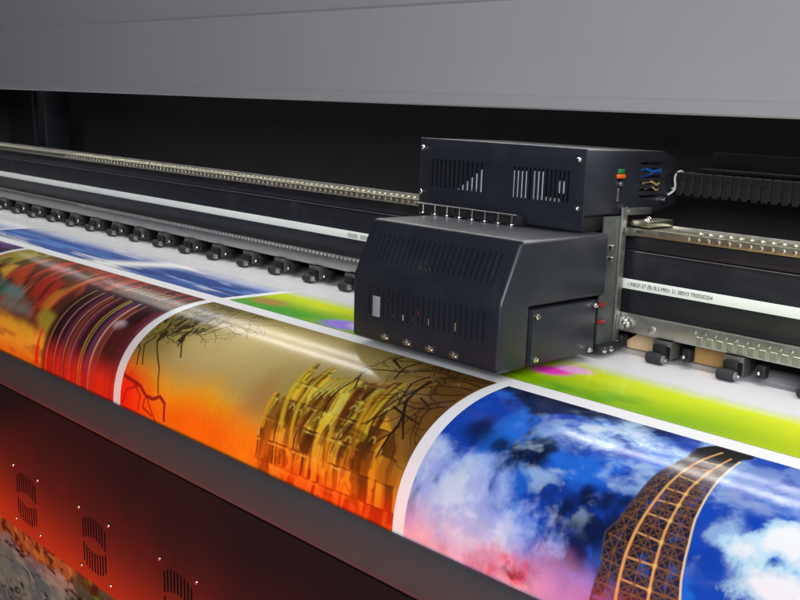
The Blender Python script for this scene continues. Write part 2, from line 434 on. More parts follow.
bm = bm_new(); add_box(bm, -1.000, -.9915, 1.414, 1.430, .3205, .329, .002); obj("green_lamp", bm, M['green'], ebox)
bm = bm_new(); add_cyl(bm, (-1.0, 1.422, .303), (1, 0, 0), .0040, .009, 12, None, .001); add_box(bm, -1.0, -.997, 1.418, 1.426, .272, .296, .001); obj("toggle_switch", bm, M['steel'], ebox)
# row of standoffs on top of the cover
bm = bm_new(); add_box(bm, -1.372, -1.118, 1.2885, 1.2965, .2400, .2412, .0004); bar = obj("standoff_bar", bm, M['steel'], car)
for k in range(8):
    x = -1.3545+k*.0322
    bm = bm_new(); add_cyl(bm, (x, 1.2925, .2216), (0, 0, 1), .0068, .0030, 18, None, .0008); add_cyl(bm, (x, 1.2925, .2240), (0, 0, 1), .0019, .0158, 10)
    obj("standoff", bm, M['chrome'], bar)
bm = bm_new(); add_box(bm, -1.375, -1.114, 1.2985, 1.318, .2218, .2385, .002); obj("connector_block", bm, M['black'], car)
bm = bm_new(); add_box(bm, -1.39, -1.000, 1.3245, 1.40, .2220, .2490, .001); obj("neck", bm, M['black'], car)
# steel bracket to the beam
bm = bm_new(); add_box(bm, -.990, -.984, 1.372, 1.4280, .0150, .2480, .001)
br = obj("mounting_bracket", bm, M['board'], car)
bm = bm_new(); add_box(bm, -.9838, -.9795, 1.4150, 1.4310, .0120, .2620, .001); obj("bracket_edge", bm, M['railsteel'], br)
bm = bm_new(); add_box(bm, -.993, -.976, 1.4315, 1.500, .2500, .2610, .001); obj("bracket_arm", bm, M['dullsteel'], br)
for yy, zz in ((1.385, .196), (1.385, .176)):
    bm = bm_new(); add_cyl(bm, (-.984, yy, zz), (1, 0, 0), .0050, .012, 14, None, .001); obj("screw", bm, M['chrome'], br)
for zz in (.0950, .0640):
    bm = bm_new(); add_box(bm, -.984, -.979, 1.370, 1.383, zz-.0035, zz+.0045, .0012); add_box(bm, -.984, -.9805, 1.366, 1.388, zz-.001, zz+.002, .0006); obj("red_connector", bm, M['red'], br)
bm = bm_new(); add_box(bm, -1.0, -.970, 1.362, 1.428, .0105, .0240, .003); foot = obj("bracket_foot", bm, M['black'], br)
for yy in (1.372, 1.392):
    bm = bm_new(); add_cyl(bm, (-.970, yy, .0165), (1, 0, 0), .0050, .006, 14, None, .001); obj("foot_screw", bm, M['chrome'], foot)
# bearing blocks on both rails
bm = bm_new(); add_box(bm, -.978, -.940, 1.438, 1.520, .2305, .2420, .0025); sb = obj("bearing_block", bm, M['rail'], car)
bm = bm_new(); add_dome(bm, (-.952, 1.450, .2425), (0, 0, 1), .0075, .6, 14); add_dome(bm, (-.968, 1.480, .2425), (0, 0, 1), .0065, .7, 14); obj("grease_nipple", bm, M['chrome'], sb)
bm = bm_new(); add_box(bm, -.9785, -.958, 1.4220, 1.4300, .2150, .2290, .002); obj("end_cap", bm, M['dullsteel'], sb)
bm = bm_new(); add_box(bm, -.9785, -.968, 1.4180, 1.4310, .0480, .0700, .002); sb2 = obj("bearing_block", bm, M['steel'], car)
bm = bm_new()
for dx in (0, .008):
    add_cyl(bm, (-.9670+dx*.6, 1.4235, .062-dx*.6), (1, 0, 0), .0062, .006, 16, None, .001)
obj("bearing_ball", bm, M['chrome'], sb2)

# ------------------------------------------------------------------ 3. drag chain on its tray
chain = thing("drag_chain", "black cable drag chain trailing away behind the print head carriage", "cable chain", (-.3, 1.6, .28))
bm = bm_new()
def link_bm():
    bm = bm_new()
    add_box(bm, .0005, .0188, .0, .003, .006, .044, .001, 1)
    add_box(bm, .003, .0150, -.0012, .0, .002, .030, .0006, 1)
    add_box(bm, .003, .0165, .0035, .050, .040, .0445, .001, 1)
    return bm
l0 = obj("link", link_bm(), M['chain'], chain, at=(-.985, 1.585, .2795))
for k in range(1, 70):
    c = l0.copy(); COL.objects.link(c); c.location = l0.location + Vector((k*.0193, 0, 0))
bm = bm_new(); add_box(bm, -.955, .9, 1.600, 1.70, .3290, .3320); tray = obj("chain_cover", bm, M['beam'], chain)
bm = bm_new(); add_box(bm, -.955, .9, 1.662, 1.668, .3322, .3620, .001); obj("chain_guide", bm, M['chain'], chain)

# ------------------------------------------------------------------ 4. tan boards showing below the beam
def board(name, label, pts, yy, t, m):
    o = None
    bm = bm_new()
    a = [bm.verts.new((x, yy, zz)) for x, zz in pts]; b = [bm.verts.new((x, yy+t, zz)) for x, zz in pts]
    bm.faces.new(a); bm.faces.new(b[::-1])
    for i in range(len(pts)): bm.faces.new((a[i], b[i], b[(i+1) % len(pts)], a[(i+1) % len(pts)]))
    o = obj(name, bm, m, None, smooth=0); o['label'] = label; o['category'] = "board"; o['group'] = "boards under the beam"
board("wooden_board", "pale tan board under the beam, just right of the carriage bracket",
      [(-.990, .003), (-.921, .003), (-.9235, .047), (-.950, .049), (-.972, .030), (-.995, .014)], 1.478, .006, M['tan'])
board("wooden_board", "darker brown notched board under the beam between two rollers",
      [(-.853, .003), (-.781, .003), (-.783, .049), (-.800, .043), (-.825, .033), (-.838, .040), (-.848, .030)], 1.478, .006, M['brown'])

# ------------------------------------------------------------------ 5. the paper web and its prints
web = thing("paper_web", "glossy white paper web with colourful prints bending over the platen", "paper", (-1.7, 1.25, 0))
y, z, s = profile(140)
me = bpy.data.meshes.new("blank_paper")
nx = 60; X = np.linspace(-4.7, .75, nx); n = len(y)
co = np.zeros((n, nx, 3)); co[..., 0] = X[None]; co[..., 1] = y[:, None]; co[..., 2] = z[:, None]
def grid_mesh(me, co):
    n, nx = co.shape[:2]
    idx = np.arange(n*nx).reshape(n, nx)
    q = np.stack([idx[:-1, :-1], idx[1:, :-1], idx[1:, 1:], idx[:-1, 1:]], -1).reshape(-1, 4)
    me.vertices.add(n*nx); me.vertices.foreach_set("co", co.reshape(-1).astype(np.float32))
    me.loops.add(q.size); me.loops.foreach_set("vertex_index", q.reshape(-1).astype(np.int32))
    me.polygons.add(len(q)); me.polygons.foreach_set("loop_start", np.arange(0, q.size, 4, dtype=np.int32))
    me.polygons.foreach_set("loop_total", np.full(len(q), 4, np.int32))
    me.update(calc_edges=True); me.validate()
grid_mesh(me, co)
obj("blank_paper", me, M['paper'], web, smooth=80)

# ---- painting tools: value noise, soft strokes and patches on a grid of (X, s)
_T = {}
def vnoise(x, y, seed):
    if seed not in _T: _T[seed] = np.random.RandomState(seed).rand(256, 256)
    T = _T[seed]
    xi = np.floor(x).astype(int); yi = np.floor(y).astype(int); fx = x-xi; fy = y-yi
    fx = fx*fx*(3-2*fx); fy = fy*fy*(3-2*fy)
    g = lambda i, j: T[i & 255, j & 255]
    return (g(xi, yi)*(1-fx)+g(xi+1, yi)*fx)*(1-fy) + (g(xi, yi+1)*(1-fx)+g(xi+1, yi+1)*fx)*fy
def fbm(x, y, seed, o=5, gain=.5):
    a = 1.; t = 0; m = 0
    for k in range(o):
        t = t + a*vnoise(x*2**k+k*17.3, y*2**k+k*9.1, seed+k); m += a; a *= gain
    return t/m
def sm(a, b, x):
    t = np.clip((x-a)/(b-a), 0, 1); return t*t*(3-2*t)
def lin(c):
    c = np.asarray(c, float)/255.
    return np.where(c <= .04045, c/12.92, ((c+.055)/1.055)**2.4)
GAIN = 1.45
def ink(c): return np.minimum(lin(c)*GAIN, .84)

class Canvas:
    def __init__(s, x0, x1, s0, s1, nx, ns):
        s.X = np.linspace(x0, x1, nx); s.S = np.linspace(s0, s1, ns)
        s.U, s.V = np.meshgrid(s.X, s.S); s.C = np.zeros((ns, nx, 3)); s.px = (x1-x0)/nx
    def blur(s, n, mask=None):
        C0 = s.C; C = s.C
        for k in range(n):
            P = np.pad(C, ((1, 1), (1, 1), (0, 0)), mode='edge')
            C = (P[1:-1, 1:-1]*2+P[:-2, 1:-1]+P[2:, 1:-1]+P[1:-1, :-2]+P[1:-1, 2:])/6
        s.C = C if mask is None else C0*(1-mask[..., None])+C*mask[..., None]
    def fill(s, c): s.C[:] = ink(c)
    def mix(s, c, a):
        c = ink(c) if not (isinstance(c, np.ndarray) and c.ndim == 3) else c
        s.C = s.C*(1-a[..., None]) + c*a[..., None]
    def _win(s, pts, pad):
        p = np.asarray(pts)
        i0 = np.searchsorted(s.X, p[:, 0].min()-pad); i1 = np.searchsorted(s.X, p[:, 0].max()+pad)
        j0 = np.searchsorted(s.S, p[:, 1].min()-pad); j1 = np.searchsorted(s.S, p[:, 1].max()+pad)
        return slice(j0, j1), slice(i0, i1)
    def stroke(s, pts, w, c, a=1., soft=None, w2=None):
        if len(pts) < 2: return
        soft = soft or s.px*1.2; w2 = w if w2 is None else w2
        win = s._win(pts, max(w, w2)+soft); U = s.U[win]; V = s.V[win]
        if U.size == 0: return
        D = np.full(U.shape, 9.); n = len(pts)-1
        for k in range(n):
            ax, ay = pts[k]; bx, by = pts[k+1]; dx, dy = bx-ax, by-ay; L = dx*dx+dy*dy+1e-12
            t = np.clip(((U-ax)*dx+(V-ay)*dy)/L, 0, 1)
            ww = w + (w2-w)*(k+t)/n
            D = np.minimum(D, np.hypot(U-ax-t*dx, V-ay-t*dy)-ww)
        al = a*(1-sm(-soft*.5, soft, D)); C = s.C[win]; C[:] = C*(1-al[..., None]) + ink(c)*al[..., None]
    def poly(s, pts, c, a=1., soft=.002, tex=None):
        win = s._win(pts, soft*2); U = s.U[win]; V = s.V[win]
        if U.size == 0: return
        ins = np.zeros(U.shape, bool); D = np.full(U.shape, 9.); n = len(pts)
        for k in range(n):
            ax, ay = pts[k]; bx, by = pts[(k+1) % n]
            cnd = ((ay > V) != (by > V)); ins ^= cnd & (U < (bx-ax)*(V-ay)/((by-ay) or 1e-9)+ax)
            dx, dy = bx-ax, by-ay; t = np.clip(((U-ax)*dx+(V-ay)*dy)/(dx*dx+dy*dy+1e-12), 0, 1)
            D = np.minimum(D, np.hypot(U-ax-t*dx, V-ay-t*dy))
        D = np.where(ins, -D, D); al = a*(1-sm(-soft, soft, D))
        if tex is not None: al = al*tex[win]
        C = s.C[win]; C[:] = C*(1-al[..., None]) + ink(c)*al[..., None]
    def branch(s, p, ang, L, w, depth, c, rng, a=1.):
        pts = [p]; x, y = p; n = 9
        for k in range(n):
            ang += rng.uniform(-.42, .42); x += math.cos(ang)*L/n; y += math.sin(ang)*L/n; pts.append((x, y))
            if depth > 0 and rng.random() < .38:
                s.branch((x, y), ang+rng.choice([-1, 1])*rng.uniform(.4, 1.0), L*rng.uniform(.3, .65), w*.6*(1-.5*k/n), depth-1, c, rng, a)
        s.stroke(pts, w, c, a, None, w*.3)
    def build(s, name, label, off=.0005, ripple=0):
        me = bpy.data.meshes.new(name)
        yy, zz = on_curve(s.S, off)
        co = np.zeros(s.U.shape + (3,)); co[..., 0] = s.U; co[..., 1] = yy[:, None]; co[..., 2] = zz[:, None]
        grid_mesh(me, co)
        at = me.color_attributes.new("ink", 'FLOAT_COLOR', 'POINT')
        rgba = np.ones(s.U.shape + (4,), np.float32); rgba[..., :3] = np.clip(s.C, 0, .9)
        at.data.foreach_set("color", rgba.reshape(-1))
        o = obj(name, me, INK, web, label=label, smooth=80)
        return o

XG0, XG1, XG2 = -2.708, -1.799, -.9655          # centres of the white gaps between columns
SMAX = .345

# ---- middle print: golden ruin between bare branches
cv = Canvas(-1.7855, -.9775, 0, SMAX, 720, 380); U, V = cv.U, cv.V
rng = random.Random(5)
gx = (U+1.7855)/.808
cv.fill((138, 120, 56))
cv.mix((180, 160, 104), np.exp(-(((U+1.55)/.20)**2+((V-.12)/.12)**2)))
cv.mix((186, 166, 112), .9*np.exp(-(((U+1.42)/.20)**2+((V-.07)/.05)**2)))
cv.mix((92, 82, 24), (1-sm(.0, .26, gx+.8*V-.10))*.85)
cv.mix((84, 74, 20), (1-sm(0, .055, V))*.55*(1-sm(.35, .75, gx)))
cv.mix((120, 80, 30), sm(.62, .98, gx+.25*(fbm(U*9, V*9, 11)-.5))*.95)
cv.mix((78, 50, 16), sm(.80, 1.0, gx+.35*(fbm(U*14, V*12, 15)-.5))*.9)
cv.mix((70, 46, 14), sm(.55, .95, gx)*(1-sm(.0, .05, V))*.8)
cv.mix((255, 150, 20), sm(.175, .26, V+.10*(fbm(U*6, V*5, 21)-.5))*(1-sm(.80, .98, gx)*.6))
cv.mix((255, 96, 4), sm(.215, .295, V+.06*(fbm(U*8, V*6, 25)-.5))*(1-sm(.85, 1.0, gx)*.5))
cv.mix((226, 34, 8), (1-sm(.02, .22, gx))*sm(.19, .27, V+.05*(fbm(U*20, V*15, 31)-.5)))
cv.C *= (1+.16*(fbm(U*12, V*10, 35)-.5))[..., None]
# foliage clutter in the upper left
lf = fbm(U*90, V*60, 41, 4)*(1-sm(.10, .28, gx))*sm(.02, .05, V)*(1-sm(.15, .20, V))
cv.mix((48, 42, 12), sm(.46, .60, lf))
lf2 = fbm(U*80, V*90, 47, 4)*(1-sm(.20, .42, gx))*(1-sm(.02, .05, V)); cv.mix((62, 54, 18), sm(.48, .62, lf2)*.8)
for k in range(9):
    cv.branch((-1.775+.018*k, .17-.006*k), -1.35+rng.uniform(-.2, .5), .13, .0016, 2, (44, 36, 12), rng, .75)
for pts in ([(-1.7586, 0.0936), (-1.7477, 0.1337), (-1.7381, 0.1678)], [(-1.7381, 0.1678), (-1.7135, 0.1874), (-1.6731, 0.2184), (-1.6484, 0.2626)], [(-1.7016, 0.0922), (-1.6764, 0.1196), (-1.6767, 0.1419), (-1.6307, 0.1838)], [(-1.7477, 0.1337), (-1.7699, 0.1028)],
            [(-1.6767, 0.1419), (-1.6664, 0.1646)], [(-1.7506, 0.1618), (-1.7664, 0.1833), (-1.7339, 0.2223)], [(-1.8170, 0.1719), (-1.7701, 0.1950), (-1.7524, 0.2263)]):
    cv.stroke(pts, .0016, (46, 34, 12), .9)
cv.stroke([(-1.8026, 0.2369), (-1.7800, 0.2555), (-1.7164, 0.2622), (-1.6896, 0.2762), (-1.6640, 0.2770), (-1.6400, 0.2668), (-1.6205, 0.2758), (-1.6175, 0.3076)], .0034, (120, 20, 8), .95)
for pts in ([(-1.6896, 0.2762), (-1.6977, 0.3003), (-1.6630, 0.3098)], [(-1.7431, 0.2612), (-1.7099, 0.2808), (-1.7145, 0.3087)], [(-1.6844, 0.2795), (-1.6681, 0.2978), (-1.6462, 0.3190)], [(-1.7164, 0.2622), (-1.7633, 0.2792), (-1.7769, 0.3096)]):
    cv.stroke(pts, .0022, (150, 18, 6), .85)
# brown hill behind the ruin
cv.poly([(-1.4039, 0.2516), (-1.3955, 0.2208), (-1.3828, 0.1818), (-1.3690, 0.1576), (-1.3566, 0.1455), (-1.2771, 0.2320)], (150, 104, 54), .55, .030)
# the ruin: tiers of columns and openings, spires
Y1, Y2, Y3, Y4 = (196, 142, 26), (224, 174, 40), (146, 96, 18), (238, 202, 92)
D1, D2 = (62, 32, 6), (108, 62, 10)
wu = U+.006*(fbm(U*20, V*16, 51)-.5)+.004*np.sin(V*60); wv = V+.10*(wu+1.2)*.25+.006*(fbm(U*16, V*10, 52)-.5)
ti = np.floor(wv/.037); fr = wv/.037-ti
col = vnoise(wu*105+ti*13.7, ti*3.17+.5, 53); col2 = vnoise(wu*260+ti*5.3, ti*1.9+.5, 54)*.6+.4*vnoise(wu*420, V*9, 58)
soft = fbm(U*30, V*14, 56, 4)
SIL = [(-1.3243, 0.2815), (-1.3267, 0.2471), (-1.3276, 0.2119), (-1.3283, 0.1847), (-1.3180, 0.1848), (-1.3042, 0.1956), (-1.3020, 0.1753), (-1.2999, 0.1357), (-1.3045, 0.1003), (-1.2932, 0.1036), (-1.2787, 0.1423), (-1.2691, 0.1303), (-1.2647, 0.0967), (-1.2505, 0.1016), (-1.2441, 0.1279), (-1.1954, 0.1058), (-1.1737, 0.1070), (-1.1588, 0.1093), (-1.1322, 0.0984), (-1.1008, 0.0827), (-1.0864, 0.1312), (-1.0833, 0.1651), (-1.0701, 0.1918), (-1.0475, 0.1932), (-1.0394, 0.1828), (-1.0324, 0.1840), (-1.0260, 0.2200), (-0.9930, 0.3274), (-1.1523, 0.3353), (-1.3211, 0.3479)]
cv.poly(SIL, Y3, .95, .004)
cv.poly(SIL, D2, .85, .003, 1-sm(.34, .50, col)); cv.poly(SIL, Y1, .9, .003, sm(.44, .56, col)); cv.poly(SIL, Y2, .9, .003, sm(.56, .68, col))
cv.poly(SIL, D1, .80, .003, (1-sm(.24, .36, col))*sm(.12, .22, fr)); cv.poly(SIL, D1, .55, .003, (1-sm(.30, .42, col2))*sm(.2, .3, fr)*(1-sm(.85, .95, fr)))
cv.poly(SIL, Y4, .55, .003, sm(.62, .72, col2)); cv.poly(SIL, D1, .65, .003, 1-sm(.03, .10, fr)); cv.poly(SIL, Y4, .55, .003, sm(.09, .12, fr)*(1-sm(.15, .20, fr)))
cv.poly(SIL, D2, .85, .003, sm(.46, .62, soft)); cv.poly(SIL, D1, .45, .003, sm(.52, .62, fbm(U*80, V*50, 59, 4)))
WING = [(-1.0890, 0.1623), (-1.0655, 0.1596), (-1.0299, 0.1833), (-1.0002, 0.2090), (-0.9701, 0.3060), (-1.0436, 0.3299), (-1.0798, 0.2130)]
cv.poly(WING, (112, 66, 16), .8, .014); cv.poly(WING, D1, .75, .006, 1-sm(.36, .52, col)); cv.poly(WING, Y1, .7, .005, sm(.58, .70, col)); cv.poly(WING, D1, .6, .004, 1-sm(.03, .10, fr))
# lit facade and the dark recess beside it, shaded right wing
FAC = [(-1.1786, 0.2051), (-1.1976, 0.1415), (-1.1929, 0.1091), (-1.1738, 0.1084), (-1.1641, 0.1519), (-1.1556, 0.1948), (-1.1420, 0.2518), (-1.1409, 0.2803), (-1.1870, 0.2786), (-1.1840, 0.2411)]
cv.poly(FAC, Y2, .62, .006); cv.poly(FAC, D2, .6, .004, (1-sm(.30, .42, col2))*sm(.2, .3, fr)); cv.poly(FAC, Y4, .5, .004, sm(.55, .7, col))
cv.poly([(-1.1570, 0.1931), (-1.1640, 0.1493), (-1.1712, 0.1237), (-1.1478, 0.1273), (-1.1419, 0.1692), (-1.1461, 0.1962)], (88, 38, 8), .85, .005)
cv.poly([(-1.1326, 0.1925), (-1.1481, 0.1244), (-1.0996, 0.0837), (-1.0833, 0.1460), (-1.0694, 0.1947), (-1.0524, 0.2692), (-1.1016, 0.2834)], (60, 34, 8), .42, .012)
cv.poly([(-1.2586, 0.2606), (-1.2628, 0.2151), (-1.2599, 0.1824), (-1.2476, 0.1858), (-1.2427, 0.2220), (-1.2338, 0.2616)], (96, 58, 12), .75, .005)
cv.poly([(-1.2199, 0.2239), (-1.2112, 0.2501), (-1.2204, 0.2506), (-1.2281, 0.2241)], (70, 38, 8), .8, .003); cv.poly([(-1.2435, 0.1640), (-1.2317, 0.1650), (-1.2272, 0.1899), (-1.2370, 0.1882)], (74, 42, 8), .8, .003); cv.poly([(-1.2355, 0.1566), (-1.2234, 0.1580), (-1.2190, 0.1832), (-1.2272, 0.1819)], (74, 42, 8), .8, .003)
def arch(x, sv, w, h, a=.8):
    top = [(x+w*math.cos(PI+PI*k/8), sv+w*1.2*math.sin(PI+PI*k/8)) for k in range(9)]
    cv.poly([(x-w, sv+h)]+top+[(x+w, sv+h)], (52, 26, 6), a*.75, .0032)
    cv.stroke(top, .0009, Y4, .38, .0026)
cv.poly(SIL, (70, 38, 8), .10, .006)
for x, sv, w, h in ((-1.268, .200, .0055, .024), (-1.246, .204, .0055, .024), (-1.222, .150, .0050, .020), (-1.205, .150, .0050, .020), (-1.196, .205, .0065, .030), (-1.168, .208, .0065, .030), (-1.176, .122, .0045, .018),
                    (-1.160, .122, .0045, .018), (-1.140, .166, .0060, .026), (-1.118, .166, .0060, .026), (-1.136, .214, .0055, .028), (-1.112, .216, .0055, .028), (-1.086, .200, .0060, .030), (-1.064, .204, .0060, .030), (-1.076, .150, .0045, .022), (-1.042, .215, .0055, .028)):
    arch(x, sv, w, h)
def tower(pts, w, c=Y1, w2=None):
    w2 = w if w2 is None else w2
    cv.stroke([(a+w*.7, b+.002) for a, b in pts], w*.9, D1, .5, .005, w2*.9)
    cv.stroke(pts, w*.7, c, .6, .005, w2*.7)
tower([(-1.3245, 0.1847), (-1.3244, 0.2144), (-1.3205, 0.2417)], .0040, Y1, .007)
tower([(-1.3019, 0.1024), (-1.3007, 0.1377), (-1.2956, 0.1711), (-1.2872, 0.1963), (-1.2764, 0.2266)], .0022, Y2, .006)
tower([(-1.2610, 0.0983), (-1.2614, 0.1453), (-1.2580, 0.1863), (-1.2479, 0.2233), (-1.2359, 0.2565)], .0024, Y2, .0045)
tower([(-1.0985, 0.0848), (-1.0970, 0.1322), (-1.0940, 0.1684), (-1.0842, 0.2028)], .0024, Y2, .006)
tower([(-1.1121, 0.0970), (-1.1068, 0.1436), (-1.1005, 0.1791), (-1.0930, 0.2091)], .0024, Y1, .005)
tower([(-1.1248, 0.1364), (-1.1140, 0.1699), (-1.1044, 0.2007), (-1.0906, 0.2343)], .0034, Y1)
tower([(-1.0386, 0.1838), (-1.0432, 0.1989), (-1.0441, 0.2160), (-1.0359, 0.2508), (-1.0336, 0.2638)], .0034, Y1, .006)
for pts, w in (([(-1.1503, 0.2014), (-1.1134, 0.1960), (-1.0667, 0.2018)], .0034), ([(-1.1477, 0.2086), (-1.1122, 0.2048), (-1.0688, 0.2062)], .0022), ([(-1.0798, 0.2130), (-1.0686, 0.2530)], .0030), ([(-1.1010, 0.2113), (-1.0830, 0.2500)], .0034),
               ([(-1.1665, 0.2098), (-1.1556, 0.2409), (-1.1472, 0.2677)], .0034), ([(-1.1929, 0.2129), (-1.1817, 0.2589), (-1.1774, 0.2906)], .0026)):
    cv.stroke(pts, w*.8, D1, .65, .004)
for k in range(24):
    a = [(-1.2396, 0.1324), (-1.1956, 0.1066)]; t = k/23.
    p = (a[0][0]*(1-t)+a[1][0]*t, a[0][1]*(1-t)+a[1][1]*t)
    cv.stroke([p, (p[0]-.004, p[1]+.030+.008*(k % 3))], .0010, D2 if k % 2 else Y4, .55)
# burning base
hot = sm(.205, .285, V+.05*(fbm(U*25, V*16, 61)-.5))*sm(.40, .52, gx)*(1-sm(.90, 1.0, gx)*.7)
lum = np.clip(cv.C[..., 0]/.42, .10, 1.35)*(.7+.6*fbm(U*60, V*45, 67, 4))
cv.C = cv.C*(1-.85*hot[..., None]) + .85*hot[..., None]*np.minimum(ink((255, 96, 8))*lum[..., None], .84)
hot2 = sm(.262, .315, V+.04*(fbm(U*30, V*18, 71)-.5))*sm(.55, .72, gx); cv.mix((196, 26, 8), hot2*.55)
# bare branches from the right
BR = (30, 18, 6)
for pts, w in (([(-1.0654, 0.0616), (-1.0641, 0.0904), (-1.0596, 0.1202), (-1.0406, 0.1467), (-1.0346, 0.1657), (-1.0373, 0.1834), (-1.0387, 0.2052)], .0036), ([(-1.0696, 0.1388), (-1.0369, 0.1464), (-1.0007, 0.1525)], .0022), ([(-1.0406, 0.1467), (-1.0092, 0.1831)], .0024),
               ([(-1.1906, 0.0253), (-1.1907, -0.0005), (-1.1934, -0.0197)], .0030), ([(-1.1906, 0.0253), (-1.1514, 0.0467)], .0030), ([(-1.1028, 0.0254), (-1.1278, 0.0523), (-1.1637, 0.0646), (-1.1987, 0.0761)], .0026), ([(-1.1987, 0.0761), (-1.1906, 0.1163), (-1.2006, 0.1414), (-1.1999, 0.1724), (-1.1937, 0.1969)], .0018),
               ([(-1.1934, 0.0984), (-1.1726, 0.1302)], .002), ([(-1.0641, 0.0904), (-1.0795, 0.1287), (-1.0934, 0.1813)], .0020), ([(-1.0818, 0.0457), (-1.0892, 0.0787), (-1.0678, 0.1301)], .0024), ([(-1.0596, 0.1202), (-1.0768, 0.1585), (-1.1019, 0.1837)], .0018),
               ([(-1.0346, 0.1657), (-1.0372, 0.1933), (-1.0416, 0.2243)], .0022), ([(-1.1420, 0.0086), (-1.1459, 0.0406), (-1.1289, 0.0814)], .0026), ([(-1.0394, 0.1840), (-1.0559, 0.2025)], .0016), ([(-1.0418, 0.1050), (-1.0082, 0.1191)], .002)):
    cv.stroke(pts, w, BR, .95, None, w*.5)
for k in range(6):
    cv.branch((-.985, .012+.019*k), 2.9+rng.uniform(-.35, .45), rng.uniform(.09, .17), .0020, 2, (40, 25, 8), rng, .85)
for k in range(4):
    cv.branch((-1.05-.05*k, .004), 2.3+rng.uniform(-.5, .4), .07, .0016, 2, (56, 38, 14), rng, .7)
cv.C *= (1+.10*(fbm(U*160, V*120, 79, 3)-.5))[..., None]
cv.build("printed_picture", "golden ruin and bare branches print, orange at the bottom")

# ---- right print: iron lattice tower against a stormy blue sky
cv = Canvas(-.9535, -.1, 0, SMAX, 860, 400); U, V = cv.U, cv.V
rng = random.Random(9)
wx = U+.03*(fbm(U*14, V*14, 101)-.5); wv = V+.03*(fbm(U*14+5, V*14, 105)-.5)
cv.fill((14, 56, 146))
cv.mix((16, 52, 140), sm(.42, .62, fbm(wx*9, wv*9, 111))*.8)
cv.mix((30, 100, 192), sm(.50, .68, fbm(wx*13+9, wv*15, 113))*.6)
# dark storm patches, upper left
dk = fbm(wx*15, wv*16, 117, 5)
cv.mix((8, 18, 48), sm(.38, .60, dk+.34*np.exp(-(((U+.86)/.10)**2+((V-.02)/.05)**2))+.18*np.exp(-(((U+.80)/.09)**2+((V-.12)/.05)**2))-.14)*(1-sm(-.62, -.50, U))*.95)
cv.mix((10, 14, 40), (1-sm(.006, .030, V+.02*(dk-.5)))*(1-sm(-.68, -.60, U))*.9)
for q, rr in (([(-0.7771, 0.1465)][0], .018), ([(-0.7882, 0.1300)][0], .012), ([(-0.8950, 0.1280)][0], .030), ([(-0.8124, 0.1557)][0], .030), ([(-0.8472, 0.1389)][0], .020)):
    d = np.hypot(U-q[0], (V-q[1])*1.1)+.03*(fbm(U*40, V*40, 121)-.5); cv.mix((8, 18, 46), (1-sm(rr*.2, rr*1.5, d))*.85)
# cloud streaks across the top
cl = fbm(wx*20, wv*36, 131, 7, .6); band = np.exp(-((V-.055-.10*np.clip(U+.72, 0, 1))/.045)**2)*sm(-.84, -.72, U)
cv.mix((120, 156, 216), sm(.34, .60, cl+.26*band-.16)*band*.8); cv.mix((190, 204, 232), sm(.48, .72, cl+.26*band-.16)*band*.75)
cv.mix((150, 178, 226), sm(.50, .72, fbm(wx*24, wv*30, 135, 5))*.55*(1-sm(.17, .23, V))*sm(-.88, -.76, U))
# big pale cloud, lower left
q = [(-0.8726, 0.2356)][0]; q2 = [(-0.9433, 0.1950)][0]; q3 = [(-0.8236, 0.2631)][0]
nz = .075*(fbm(wx*22, wv*22, 141, 7, .6)-.5)*2
big = np.maximum.reduce([1-np.hypot((U-q[0])/.105, (V-q[1])/.085), .9-np.hypot((U-q2[0])/.06, (V-q2[1])/.055), 1-np.hypot((U-q3[0])/.14, (V-q3[1])/.060)])
cb_ = sm(-.10, .42, big+nz*9)
cv.mix((124, 150, 206), cb_*.9); cv.mix((170, 184, 216), sm(.15, .85, big+nz*7)*.8)
cv.mix((120, 132, 190), sm(.48, .68, fbm(wx*26, wv*26, 147, 6, .6))*cb_*.6)
# pink evening base with red smoke
pk = sm(.240, .312, V+.05*(fbm(U*16, V*10, 151)-.5))*(1-sm(-.70, -.52, U))
cv.mix((240, 150, 160), pk*.85)
q = [(-0.7445, 0.2920)][0]
rd = .80-np.hypot((U-q[0]+.005)/.105, (V-q[1]-.012)/.055)+1.3*(fbm(wx*22, wv*22, 157, 6, .6)-.5)
cv.mix((150, 50, 96), sm(-.05, .7, rd)*.75); cv.mix((178, 44, 52), sm(.44, .62, fbm(wx*34, wv*30, 161, 6, .6))*sm(.0, .6, rd)*.85)
cv.mix((64, 18, 44), sm(.50, .68, fbm(wx*40+5, wv*38, 163, 6, .6))*sm(.0, .6, rd)*.75); cv.mix((214, 140, 178), sm(.54, .70, fbm(wx*36+9, wv*32, 167, 6, .6))*sm(.0, .5, rd)*.75)
cv.C *= (1+.22*(fbm(U*60, V*60, 169, 5)-.5))[..., None]
vio = sm(.22, .31, V)*(1-sm(-.60, -.52, U))*sm(-.74, -.68, U); cv.mix((120, 60, 160), vio*.45)
dd = sm(.62, .78, fbm(wx*16+3, wv*22, 181, 6))*sm(-.50, -.44, U)*sm(.03, .09, V)*(1-sm(.12, .16, V)); cv.mix((120, 150, 214), dd*.6); cv.mix((14, 52, 140), sm(-.58, -.50, U)*(1-sm(.10, .16, V))*.55)
# white cloud at the right
q = [(-0.4582, 0.1651)][0]; q2 = [(-0.4193, 0.1444)][0]; q3 = [(-0.4112, 0.1980)][0]
for qq, rx, ry in ((q, .042, .030), (q2, .050, .034), (q3, .060, .028)):
    dd = 1-np.hypot((U-qq[0])/rx, (V-qq[1])/ry)+1.7*(fbm(U*30, V*30, 171, 7, .6)-.5)
    cv.mix((150, 186, 232), sm(-.1, .3, dd)*.8); cv.mix((206, 216, 234), sm(.1, .8, dd)*.92)
